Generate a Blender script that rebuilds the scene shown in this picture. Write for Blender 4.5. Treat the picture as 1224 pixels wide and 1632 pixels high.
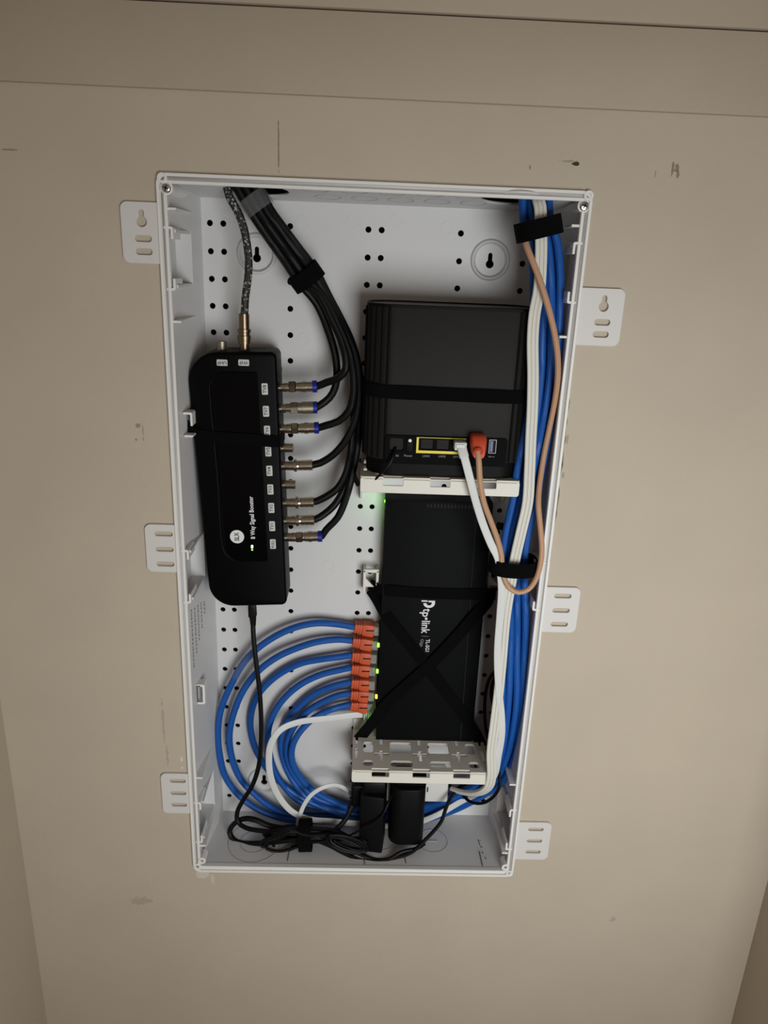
import bpy, bmesh, math, random
from mathutils import Vector, Matrix, Euler
random.seed(7)
for o in list(bpy.data.objects):
    bpy.data.objects.remove(o)
scene = bpy.context.scene
C = scene.collection
R = math.radians

# ------------------------------------------------------------------ camera, world, light, exposure
Z0 = 1.5                                   # height of the top row of panel holes above the floor (m)
CAM = Vector((-4.1, -681.3, -26.5))        # mm, in cabinet coordinates
ROT = Euler((R(71.32), R(-2.19), R(-1.08)), 'XYZ').to_matrix()
FPX = 1190.6


def W(v):
    return Vector((v[0] * .001, v[1] * .001, Z0 + v[2] * .001))


cd = bpy.data.cameras.new('camera')
cam = bpy.data.objects.new('camera', cd)
C.objects.link(cam)
cam.location = W(CAM)
cam.rotation_euler = (R(71.32), R(-2.19), R(-1.08))
cd.sensor_fit = 'VERTICAL'
cd.sensor_height = 24.0
cd.lens = FPX / 1632 * 24.0
cd.clip_start = .01
scene.camera = cam

wd = bpy.data.worlds.new('room_light')
scene.world = wd
wd.use_nodes = True
wd.node_tree.nodes['Background'].inputs[0].default_value = (1.0, .77, .6, 1)
wd.node_tree.nodes['Background'].inputs[1].default_value = .175


def area(name, loc, target, sx, sy, watts, col):
    d = bpy.data.lights.new(name, 'AREA')
    d.shape = 'RECTANGLE'
    d.size, d.size_y, d.energy, d.color = sx, sy, watts, col
    o = bpy.data.objects.new(name, d)
    C.objects.link(o)
    o.location = loc
    o.rotation_euler = (Vector(target) - Vector(loc)).to_track_quat('-Z', 'Y').to_euler()
    return o


area('doorway_daylight', (0.34, -1.05, 1.08), (0.14, 0, 1.06), .5, .6, 4.0, (.965, 1.0, 1.0)).data.spread = R(112)

vs = scene.view_settings
vs.view_transform = 'Standard'
vs.look = 'None'
vs.exposure = 0.0
vs.gamma = 1.0
vs.use_curve_mapping = False


# ------------------------------------------------------------------ pixel -> place
def U(px, py, y):
    d = ROT @ Vector(((px - 612) / FPX, -(py - 816) / FPX, -1))
    return CAM + d * ((y - CAM.y) / d.y)


def UZ(px, py, z):
    d = ROT @ Vector(((px - 612) / FPX, -(py - 816) / FPX, -1))
    return CAM + d * ((z - CAM.z) / d.z)


# ------------------------------------------------------------------ materials
def lin(c):
    return tuple(((x / 255) / 12.92 if x / 255 <= .04045 else ((x / 255 + .055) / 1.055) ** 2.4) for x in c) + (1,)


MATS = {}


def mat(name, rgb, rough=.5, metal=0, spec=.5, noise=0, nscale=40, bump=0, bscale=400, emit=None, estr=0,
        trans=0, coat=0, sheen=0, alpha=1, ior=1.5):
    m = bpy.data.materials.new(name)
    m.use_nodes = True
    nt = m.node_tree
    b = nt.nodes['Principled BSDF']
    b.inputs['Base Color'].default_value = lin(rgb)
    b.inputs['Roughness'].default_value = rough
    b.inputs['Metallic'].default_value = metal
    b.inputs['Specular IOR Level'].default_value = spec
    b.inputs['IOR'].default_value = ior
    b.inputs['Transmission Weight'].default_value = trans
    b.inputs['Coat Weight'].default_value = coat
    b.inputs['Sheen Weight'].default_value = sheen
    b.inputs['Alpha'].default_value = alpha
    if emit:
        b.inputs['Emission Color'].default_value = lin(emit)
        b.inputs['Emission Strength'].default_value = estr
    tc = nt.nodes.new('ShaderNodeTexCoord')
    if noise:
        n = nt.nodes.new('ShaderNodeTexNoise')
        n.inputs['Scale'].default_value = nscale
        n.inputs['Detail'].default_value = 5
        nt.links.new(tc.outputs['Object'], n.inputs['Vector'])
        mx = nt.nodes.new('ShaderNodeMix')
        mx.data_type = 'RGBA'
        mx.inputs[6].default_value = lin([c * (1 - noise) for c in rgb])
        mx.inputs[7].default_value = lin([min(255, c * (1 + noise)) for c in rgb])
        nt.links.new(n.outputs['Fac'], mx.inputs[0])
        nt.links.new(mx.outputs[2], b.inputs['Base Color'])
    if bump:
        n2 = nt.nodes.new('ShaderNodeTexNoise')
        n2.inputs['Scale'].default_value = bscale
        n2.inputs['Detail'].default_value = 3
        nt.links.new(tc.outputs['Object'], n2.inputs['Vector'])
        bp = nt.nodes.new('ShaderNodeBump')
        bp.inputs['Strength'].default_value = bump
        bp.inputs['Distance'].default_value = .0008
        nt.links.new(n2.outputs['Fac'], bp.inputs['Height'])
        nt.links.new(bp.outputs['Normal'], b.inputs['Normal'])
    MATS[name] = m
    return m


mat('pvc', (205, 204, 204), .42, noise=.012, nscale=14)
mat('pvc_rim', (226, 224, 220), .45)
mat('tab_white', (210, 207, 204), .5)
mat('shelf', (220, 217, 207), .5, bump=.15, bscale=900)
mat('mould_line', (162, 161, 161), .6)
mat('black_line', (28, 28, 30), .6)
mat('chrome', (215, 215, 215), .22, metal=1)
mat('nickel', (188, 180, 164), .2, metal=1, noise=.08, nscale=600)
mat('brass', (128, 112, 92), .32, metal=1, noise=.1, nscale=500)
mat('tarnished', (150, 142, 128), .45, metal=1, noise=.15, nscale=500)
mat('hole_dark', (8, 8, 9), .8)
mat('booster_black', (4, 4, 5), .45, spec=0.07, bump=.12, bscale=1500)
mat('gloss_black', (4, 4, 6), .16, spec=.14)
mat('label_grey', (196, 197, 194), .6)
mat('print_dark', (22, 22, 22), .6)
mat('print_white', (222, 224, 224), .6)
mat('print_dim', (120, 122, 124), .6)
mat('blue_ring', (16, 28, 130), .35)
mat('coax_black', (8, 8, 9), .5, spec=0.2, bump=.1, bscale=800)
mat('router_grey', (29, 27, 26), .55, spec=0.14, bump=.1, bscale=2500)
mat('router_dark', (10, 10, 10), .55, spec=.1)
mat('router_top', (70, 70, 70), .25)
mat('port_black', (5, 5, 5), .6, spec=.05)
mat('yellow', (228, 208, 30), .5)
mat('usb_shell', (120, 122, 128), .4, spec=.4)
mat('ink', (104, 102, 100), .7)
mat('tape', (150, 150, 152), .25, alpha=.16)
mat('usb_blue', (36, 48, 120), .4)
mat('velcro', (7, 7, 8), .95, spec=.1, bump=.8, bscale=1800)
mat('switch_black', (9, 10, 11), .6, spec=.08, bump=.25, bscale=1500)
mat('orange', (194, 80, 42), .55)
mat('orange_red', (200, 74, 44), .55)
mat('ether_blue', (22, 82, 160), .45, spec=.35)
mat('tan', (186, 144, 112), .55)
mat('white_cable', (214, 212, 203), .5)
mat('white_flat', (208, 209, 207), .5)
mat('cord_black', (6, 6, 7), .5, spec=0.2)
mat('adapter_black', (9, 9, 10), .5, spec=0.15, bump=.15, bscale=1500)
mat('clear', (225, 228, 225), .12, trans=.75, alpha=1, ior=1.45)
mat('led_green', (120, 255, 60), .3, emit=(130, 255, 50), estr=4.0)
mat('led_yellow', (255, 220, 60), .3, emit=(255, 205, 60), estr=4.0)
mat('led_white', (220, 255, 200), .3, emit=(205, 255, 175), estr=3.5)
mat('paint_white_dot', (235, 235, 235), .5)
mat('cavity', (70, 62, 54), .9)
mat('floor_wood', (120, 100, 80), .5, noise=.15, nscale=6)

# worn coax: black with scuffed pale paint
m = mat('coax_worn', (30, 30, 28), .6)
nt = m.node_tree
tc = nt.nodes.new('ShaderNodeTexCoord')
n = nt.nodes.new('ShaderNodeTexNoise')
n.inputs['Scale'].default_value = 420
n.inputs['Detail'].default_value = 6
sx = nt.nodes.new('ShaderNodeSeparateXYZ')
nt.links.new(tc.outputs['Object'], sx.inputs[0])
nt.links.new(tc.outputs['Object'], n.inputs['Vector'])
rp = nt.nodes.new('ShaderNodeValToRGB')
rp.color_ramp.elements[0].position = .56
rp.color_ramp.elements[0].color = lin((24, 24, 23))
rp.color_ramp.elements[1].position = .64
rp.color_ramp.elements[1].color = lin((172, 172, 164))
nt.links.new(n.outputs['Fac'], rp.inputs[0])
nt.links.new(rp.outputs[0], nt.nodes['Principled BSDF'].inputs['Base Color'])


# painted wall: beige with mottling, a pencil line, scuffs and a filler smear (all in wall coordinates)
def wall_mat(name, rgb, marks=()):
    m = mat(name, rgb, .62, spec=.3, noise=.035, nscale=9, bump=.22, bscale=160)
    nt = m.node_tree
    b = nt.nodes['Principled BSDF']
    src = b.inputs['Base Color'].links[0].from_socket
    geo = nt.nodes.new('ShaderNodeNewGeometry')
    sep = nt.nodes.new('ShaderNodeSeparateXYZ')
    nz = nt.nodes.new('ShaderNodeTexNoise')
    nz.inputs['Scale'].default_value = 230
    nz.inputs['Detail'].default_value = 4
    nt.links.new(geo.outputs['Position'], sep.inputs[0])
    nt.links.new(geo.outputs['Position'], nz.inputs['Vector'])

    def mth(op, a, b_=None, c=None):
        q = nt.nodes.new('ShaderNodeMath')
        q.operation = op
        for i, v in enumerate((a, b_, c)):
            if v is None:
                continue
            if isinstance(v, (int, float)):
                q.inputs[i].default_value = v
            else:
                nt.links.new(v, q.inputs[i])
        return q.outputs[0]
    for (x, z, hx, hz, col, thr, amt) in marks:
        # rotated-free box mask with noisy edge: max(|dx|/hx, |dz|/hz) + noise < 1
        dx = mth('DIVIDE', mth('ABSOLUTE', mth('SUBTRACT', sep.outputs[0], x * .001)), hx * .001)
        dz = mth('DIVIDE', mth('ABSOLUTE', mth('SUBTRACT', sep.outputs[2], Z0 + z * .001)), hz * .001)
        e = mth('SQRT', mth('ADD', mth('MULTIPLY', dx, dx), mth('MULTIPLY', dz, dz)))
        e = mth('ADD', e, mth('MULTIPLY', mth('SUBTRACT', nz.outputs['Fac'], .5), thr))
        k = mth('MULTIPLY', mth('LESS_THAN', e, 1.0), amt)
        mx = nt.nodes.new('ShaderNodeMix')
        mx.data_type = 'RGBA'
        nt.links.new(k, mx.inputs[0])
        nt.links.new(src, mx.inputs[6])
        mx.inputs[7].default_value = lin(col)
        src = mx.outputs[2]
    nt.links.new(src, b.inputs['Base Color'])
    return m


WALL = (186, 174, 156)
DK = (74, 62, 50)
wall_mat('wall_paint', WALL, [
    (-81.5, 57, .55, 21, DK, 2.6, .6), (166, 55.3, 3.2, 1.4, (24, 20, 18), 1.6, .95), (159, 57, 7, 1.0, DK, 3.0, .35),
    (128, 51, 1.0, 2.0, DK, 2.0, .6), (248, 55, 1.0, 5.5, DK, 2.2, .6), (252, 56, 1.8, 3.5, DK, 3.6, .6),
    (253, 51, 1.2, 2.6, DK, 3.6, .6), (234, 50, .8, 2.6, DK, 2.0, .35), (-301, 47, 6, .7, DK, 1.5, .5),
    (-212, -180, 2.0, 2.2, DK, 3.4, .5), (-215, -193, 1.4, 1.4, DK, 3.4, .45), (-208, -186, .8, 8, DK, 3.6, .3),
    (-174, -702, 8, 5, (206, 198, 186), 1.6, .7), (-162, -708, 2.5, 7, (206, 198, 186), 2.0, .5),
    (-205, -540, 1.3, 12, (150, 138, 120), 3.0, .5), (-207, -500, 1.2, 26, (140, 126, 108), 2.6, .4),
    (-190, -545, 1.0, 3.0, (220, 214, 205), 2.6, .7), (-190, -556, 1.0, 2.0, (220, 214, 205), 2.6, .6),
    (186.5, -180, 1.2, 4, (120, 108, 92), 3, .5), (186.5, -215, 1.2, 3, (120, 108, 92), 3, .5),
    (-245, -742, 12, 5, (140, 128, 112), 3, .35), (310, -760, 3, 4, (140, 128, 112), 3, .4)])
wall_mat('side_paint', WALL)
wall_mat('trim_paint', (178, 165, 147))


# ------------------------------------------------------------------ object helpers
ORG = {}


def thing(name, label, cat, base, group=None):
    o = bpy.data.objects.new(name, None)
    o.empty_display_size = .02
    C.objects.link(o)
    o.location = W(base)
    ORG[o] = W(base)
    o['label'] = label
    o['category'] = cat
    if group:
        o['group'] = group
    return o


def tag(o, label, cat, group=None):
    o['label'] = label
    o['category'] = cat
    if group:
        o['group'] = group
    return o


def finish(name, me, material, parent, base, smooth=30):
    me.materials.clear()
    me.materials.append(MATS[material])
    if smooth:
        for p in me.polygons:
            p.use_smooth = True
        me.set_sharp_from_angle(angle=R(smooth))
    o = bpy.data.objects.new(name, me)
    C.objects.link(o)
    if parent:
        o.parent = parent
        org = ORG[parent]
    else:
        org = W(base)
        o.location = org
    ORG[o] = org
    me.transform(Matrix.Translation(-org) @ Matrix.Translation((0, 0, Z0)) @ Matrix.Scale(.001, 4))
    return o


def obj(name, bm, material, parent=None, smooth=30):
    bmesh.ops.recalc_face_normals(bm, faces=bm.faces[:])
    me = bpy.data.meshes.new(name)
    base = None
    if not parent:
        xs = [v.co.x for v in bm.verts]
        ys = [v.co.y for v in bm.verts]
        zs = [v.co.z for v in bm.verts]
        base = ((min(xs) + max(xs)) / 2, (min(ys) + max(ys)) / 2, min(zs))
    bm.to_mesh(me)
    bm.free()
    return finish(name, me, material, parent, base, smooth)


def struct(o):
    o['kind'] = 'structure'
    return o


def rbox(x0, x1, y0, y1, z0, z1, r=0, seg=2, bm=None, M=None):
    own = bm is None
    bm = bm or bmesh.new()
    v = [bm.verts.new((x, y, z)) for x in (x0, x1) for y in (y0, y1) for z in (z0, z1)]
    f = [bm.faces.new([v[i] for i in q]) for q in ((0, 1, 3, 2), (4, 6, 7, 5), (0, 4, 5, 1), (2, 3, 7, 6), (0, 2, 6, 4), (1, 5, 7, 3))]
    if r:
        es = list({e for q in f for e in q.edges})
        g = bmesh.ops.bevel(bm, geom=es, offset=r, segments=seg, affect='EDGES', profile=.5)
    if M:
        for q in bm.verts:
            if own or q in v:
                q.co = M @ q.co
    return bm


def rpoly(pts, rad, n=6):
    """2D polygon with rounded corners"""
    out = []
    m = len(pts)
    rs = rad if isinstance(rad, (list, tuple)) else [rad] * m
    for i in range(m):
        p, a, b = Vector(pts[i]), Vector(pts[i - 1]), Vector(pts[(i + 1) % m])
        r = rs[i]
        if r <= 0:
            out.append(p)
            continue
        da, db = (a - p).normalized(), (b - p).normalized()
        ang = da.angle(db)
        t = r / math.tan(ang / 2)
        c = p + (da + db).normalized() * (r / math.sin(ang / 2))
        s, e = p + da * t - c, p + db * t - c
        a0 = math.atan2(s.y, s.x)
        d = math.atan2(e.y, e.x) - a0
        d = (d + math.pi) % (2 * math.pi) - math.pi
        for k in range(n + 1):
            q = a0 + d * k / n
            out.append(c + Vector((math.cos(q), math.sin(q))) * r)
    return out


def rrect(x0, x1, z0, z1, r, n=5):
    return rpoly([(x0, z0), (x1, z0), (x1, z1), (x0, z1)], r, n)


def circ(x, z, r, n=16):
    return [Vector((x + r * math.cos(2 * math.pi * k / n), z + r * math.sin(2 * math.pi * k / n))) for k in range(n)]


def keyhole(x, z, r, w, h, n=12):
    a = math.asin(w / r)
    pts = []
    for k in range(n + 1):
        q = math.pi / 2 + a + (2 * math.pi - 2 * a) * k / n
        pts.append(Vector((x + r * math.cos(q), z + r * math.sin(q))))
    for k in range(7):
        q = math.pi * k / 6
        pts.append(Vector((x + w * math.cos(q), z + h + w * math.sin(q))))
    return pts


def plate(outline, holes=(), t=2.0, bev=0, M=None, bseg=0):
    """filled 2D outline with holes, thickness t along local -z..0 -> Mesh; M maps local (u,v,n) to mm space"""
    cu = bpy.data.curves.new('tmp', 'CURVE')
    cu.dimensions = '2D'
    cu.fill_mode = 'BOTH'
    for pts in [outline] + list(holes):
        sp = cu.splines.new('POLY')
        sp.points.add(len(pts) - 1)
        for p, q in zip(sp.points, pts):
            p.co = (q[0], q[1], 0, 1)
        sp.use_cyclic_u = True
    cu.extrude = t / 2 - bev
    cu.bevel_depth = bev
    cu.bevel_resolution = bseg
    cu.offset = -bev
    o = bpy.data.objects.new('tmp', cu)
    C.objects.link(o)
    dg = bpy.context.evaluated_depsgraph_get()
    me = bpy.data.meshes.new_from_object(o.evaluated_get(dg))
    bpy.data.objects.remove(o)
    bpy.data.curves.remove(cu)
    bm = bmesh.new()
    bm.from_mesh(me)
    bpy.data.meshes.remove(me)
    bmesh.ops.remove_doubles(bm, verts=bm.verts[:], dist=.0005)
    M = M or FRONT(0)
    for v in bm.verts:
        v.co = M @ (v.co + Vector((0, 0, -t / 2)))
    return bm


def FRONT(y):      # local (u,v,n) -> x=u, z=v, front surface at y
    return Matrix(((1, 0, 0, 0), (0, 0, -1, y), (0, 1, 0, 0), (0, 0, 0, 1)))


def TOP(z):        # u=x, v=y, front surface facing up at z
    return Matrix(((1, 0, 0, 0), (0, 1, 0, 0), (0, 0, 1, z), (0, 0, 0, 1)))


def join(a, b):
    me = bpy.data.meshes.new('tmp')
    b.to_mesh(me)
    b.free()
    a.from_mesh(me)
    bpy.data.meshes.remove(me)
    return a


def lathe(p0, axis, prof, n=16, M=None):
    """prof: list of (distance along axis, radius)"""
    bm = bmesh.new()
    ax = Vector(axis).normalized()
    u = ax.orthogonal().normalized()
    w = ax.cross(u)
    rings = []
    for s, r in prof:
        c = Vector(p0) + ax * s
        if r < 1e-6:
            rings.append([bm.verts.new(c)])
        else:
            rings.append([bm.verts.new(c + (u * math.cos(2 * math.pi * k / n) + w * math.sin(2 * math.pi * k / n)) * r) for k in range(n)])
    for a, b in zip(rings, rings[1:]):
        for k in range(n):
            q = [a[k % len(a)], a[(k + 1) % len(a)], b[(k + 1) % len(b)], b[k % len(b)]]
            q = list(dict.fromkeys(q))
            if len(q) > 2:
                bm.faces.new(q)
    for rg in (rings[0], rings[-1]):
        if len(rg) > 2:
            bm.faces.new(rg)
    return bm


def smoothpath(pts, step=4.0):
    P = [Vector(p) for p in pts]
    P = [P[0] + (P[0] - P[1])] + P + [P[-1] + (P[-1] - P[-2])]
    out = []
    for i in range(1, len(P) - 2):
        a, b, c, d = P[i - 1], P[i], P[i + 1], P[i + 2]
        t0 = 0
        t1 = t0 + max(1e-3, (b - a).length) ** .5
        t2 = t1 + max(1e-3, (c - b).length) ** .5
        t3 = t2 + max(1e-3, (d - c).length) ** .5
        n = max(1, int((c - b).length / step))
        for k in range(n):
            t = t1 + (t2 - t1) * k / n
            A1 = a * ((t1 - t) / (t1 - t0)) + b * ((t - t0) / (t1 - t0))
            A2 = b * ((t2 - t) / (t2 - t1)) + c * ((t - t1) / (t2 - t1))
            A3 = c * ((t3 - t) / (t3 - t2)) + d * ((t - t2) / (t3 - t2))
            B1 = A1 * ((t2 - t) / (t2 - t0)) + A2 * ((t - t0) / (t2 - t0))
            B2 = A2 * ((t3 - t) / (t3 - t1)) + A3 * ((t - t1) / (t3 - t1))
            out.append(B1 * ((t2 - t) / (t2 - t1)) + B2 * ((t - t1) / (t2 - t1)))
    out.append(P[-2])
    return out


def sweep(pts, prof, hint=None, closed=False):
    """sweep 2D profile [(a,b)] along pts; hint (vector or function of index fraction) keeps b-axis facing it, else parallel transport"""
    bm = bmesh.new()
    n = len(pts)
    T = []
    for i in range(n):
        if closed:
            t = pts[(i + 1) % n] - pts[i - 1]
        else:
            t = pts[min(i + 1, n - 1)] - pts[max(i - 1, 0)]
        T.append(t.normalized())
    rings = []
    N = None
    for i in range(n):
        if hint is not None:
            h = Vector(hint(i / (n - 1)) if callable(hint) else hint)
            N = (h - T[i] * h.dot(T[i])).normalized()
        elif N is None:
            N = T[i].orthogonal().normalized()
        else:
            N = (N - T[i] * N.dot(T[i])).normalized()
        B = T[i].cross(N)
        rings.append([bm.verts.new(pts[i] + B * a + N * b) for a, b in prof])
    m = len(prof)
    for i in range(n if closed else n - 1):
        a, b = rings[i], rings[(i + 1) % n]
        for k in range(m):
            bm.faces.new((a[k], a[(k + 1) % m], b[(k + 1) % m], b[k]))
    if not closed:
        bm.faces.new(rings[0])
        bm.faces.new(rings[-1])
    return bm


def rnd(r, n=10):
    return [(r * math.cos(2 * math.pi * k / n), r * math.sin(2 * math.pi * k / n)) for k in range(n)]


def flat(w, t):
    return [(-w / 2, -t / 2), (w / 2, -t / 2), (w / 2, t / 2), (-w / 2, t / 2)]


def rflat(w, t):
    return [(p.x, p.y) for p in rrect(-w / 2, w / 2, -t / 2, t / 2, t * .45, 3)]


def pp(lst):
    """(px,py,depth) picks -> mm points; ('m',x,y,z) taken as is"""
    return [Vector(q[1:]) if q[0] == 'm' else U(*q) for q in lst]


def tube(lst, r, step=4.0, n=10):
    return sweep(smoothpath(pp(lst), step), rnd(r, n))


def text(body, size, pos, u, v, material, parent, name='lettering', bold=0, align='CENTER', sx=1.0, width=None):
    fc = bpy.data.curves.new('tmp', 'FONT')
    fc.body = body
    fc.size = size
    fc.align_x = align
    fc.align_y = 'CENTER'
    fc.extrude = .06
    fc.offset = bold
    fc.resolution_u = 2
    o = bpy.data.objects.new('tmp', fc)
    C.objects.link(o)
    dg = bpy.context.evaluated_depsgraph_get()
    me = bpy.data.meshes.new_from_object(o.evaluated_get(dg))
    bpy.data.objects.remove(o)
    bpy.data.curves.remove(fc)
    if width:
        xs_ = [q.co.x for q in me.vertices]
        sx = width / (max(xs_) - min(xs_))
        me.transform(Matrix.Translation((-(max(xs_) + min(xs_)) / 2, 0, 0)))
    u, v = Vector(u), Vector(v)
    nn = u.cross(v)
    p = Vector(pos)
    me.transform(Matrix(((u.x * sx, v.x, nn.x, p.x), (u.y * sx, v.y, nn.y, p.y), (u.z * sx, v.z, nn.z, p.z), (0, 0, 0, 1))))
    return finish(name, me, material, parent, None, 0)


X, Y, Z = Vector((1, 0, 0)), Vector((0, 1, 0)), Vector((0, 0, 1))


def copy_part(o, parent, delta):
    c = o.copy()
    C.objects.link(c)
    c.parent = parent
    c.location = o.location + Vector(delta) * .001
    ORG[c] = ORG[o]
    return c


# ================================================================== THE ROOM
XL, XR, ZT, ZB = -183, 183, 34.8, -695
cut = []
for i in range(30):
    cut.append(Vector((-181, ZB + 2 + (ZT - ZB - 4) * i / 29)))
for i in range(12):
    cut.append(Vector((-181 + 362 * (i + 1) / 13, ZT - 2)))
for i in range(120):
    z = ZT - 2 - (ZT - ZB - 4) * i / 119
    jag = 183.4 + random.random() * .9
    if -260 < z < -140 or -330 < z < -300:
        jag = 183.6 + random.random() * 2.2
    cut.append(Vector((jag, z)))
for i in range(12):
    cut.append(Vector((183 - 362 * (i + 1) / 13, ZB + 2)))
WX0, WX1 = -374, 484
bm = plate([(WX0, -1500), (WX1, -1500), (WX1, 300), (WX0, 300)], [cut], 12, M=FRONT(0))
struct(obj('wall_back', bm, 'wall_paint', smooth=0))
struct(obj('wall_left', rbox(WX0 - 12, WX0, -320, 0, -1500, 300), 'side_paint', smooth=0))
struct(obj('wall_right', rbox(WX1, WX1 + 12, -320, 0, -1500, 300), 'side_paint', smooth=0))
struct(obj('floor', rbox(-2200, 2200, -3200, 200, -1520, -1500), 'floor_wood', smooth=0))
struct(obj('unseen_overhang', rbox(-900, 900, -420, 14, 300, 320), 'side_paint', smooth=0))  # unseen overhang, added to darken the upper part of the wall
# dark stud cavity behind the board
bm = bmesh.new()
rbox(-260, -250, 12, 130, -800, 160, bm=bm)
rbox(250, 260, 12, 130, -800, 160, bm=bm)
rbox(-260, 260, 125, 135, -800, 160, bm=bm)
rbox(-260, 260, 12, 130, 150, 160, bm=bm)
rbox(-260, 260, 12, 130, -800, -790, bm=bm)
struct(obj('wall_cavity', bm, 'cavity', smooth=0))
# painted boards running across the wall above the cabinet
struct(obj('trim_1', rbox(WX0, WX1, -6, 0, 96, 155.5, 1.2, 2), 'trim_paint'))
struct(obj('trim_2', rbox(WX0, WX1, -9, 0, 156.5, 299, 1.2, 2), 'trim_paint'))

# ================================================================== CABINET
cab = thing('wiring_cabinet', 'tall white plastic wiring cabinet recessed into the beige wall, its cover off', 'cabinet', (0, 40, ZB))
BY = 83.0
HX = [-156.6, -143.9, -80.4, -5.6, 7.1, 83.3, 145.4, 158.1]      # columns of panel holes
ROW = 25.4
holes = []
kh = [(-112.5, -26), (113.5, -23), (-113.5, -636), (113.5, -636)]
for j, x in enumerate(HX):
    for i in range(27):
        z = -i * ROW
        if i == 25 and j in (0, 1):
            continue
        if any((x - a) ** 2 + (z - b) ** 2 < 22 ** 2 for a, b in kh):
            continue
        holes.append(circ(x, z, 2.95, 12))
for a, b in kh:
    holes.append(circ(a, b, 15.5, 20))
PB0, PB1 = -164.5, 166.0
obj('back_panel', plate([(PB0 - 3, -686), (PB1 + 3, -686), (PB1 + 3, 24), (PB0 - 3, 24)], holes, 2.5, M=FRONT(BY)), 'pvc', cab, smooth=0)
kb = None
for a, b in kh:
    if kb is None:
        bm = lathe((a, BY, b), (0, -1, 0), [(0, 19.5), (2.0, 18.6), (2.8, 17.6), (2.8, 16.8), (-1.0, 14.6), (-3.5, 14.2), (-3.5, 15.4), (-.5, 15.6)], 32)
        bmesh.ops.delete(bm, geom=[f for f in bm.faces if len(f.verts) > 4], context='FACES')
        join(bm, plate(circ(a, b, 14.8, 28), [keyhole(a, b - 4, 3.9, 2.1, 8.5)], 1.6, M=FRONT(BY + 1.0)))
        kb = obj('keyhole_boss', bm, 'pvc', cab)
        k0 = (a, b)
    else:
        copy_part(kb, cab, (a - k0[0], 0, b - k0[1]))
# moulded circles left by the ejector pins
ej = None
for px, py in [(367, 345), (482, 354), (563, 353), (632, 350), (713, 363), (485, 540), (790, 372), (640, 900), (525, 900), (485, 1160)]:
    p = U(px, py, BY)
    if ej is None:
        ej = obj('ejector_mark', plate(circ(p.x, p.z, 6, 24), [circ(p.x, p.z, 5.5, 24)], .35, M=FRONT(BY - .3)), 'pvc', cab, 0)
        e0 = p
    else:
        copy_part(ej, cab, p - e0)


# sides: sheet drawn in (depth, z), leaning with the mould draft
def side(sgn):
    xf, xb = (-177.2, -164.5) if sgn < 0 else (177.2, 166.0)
    k = (xb - xf) / (BY + 2)
    return Matrix(((k, 0, sgn * -1, xf + k * 2), (1, 0, 0, 0), (0, 1, 0, 0), (0, 0, 0, 1))), xf, k


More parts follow.
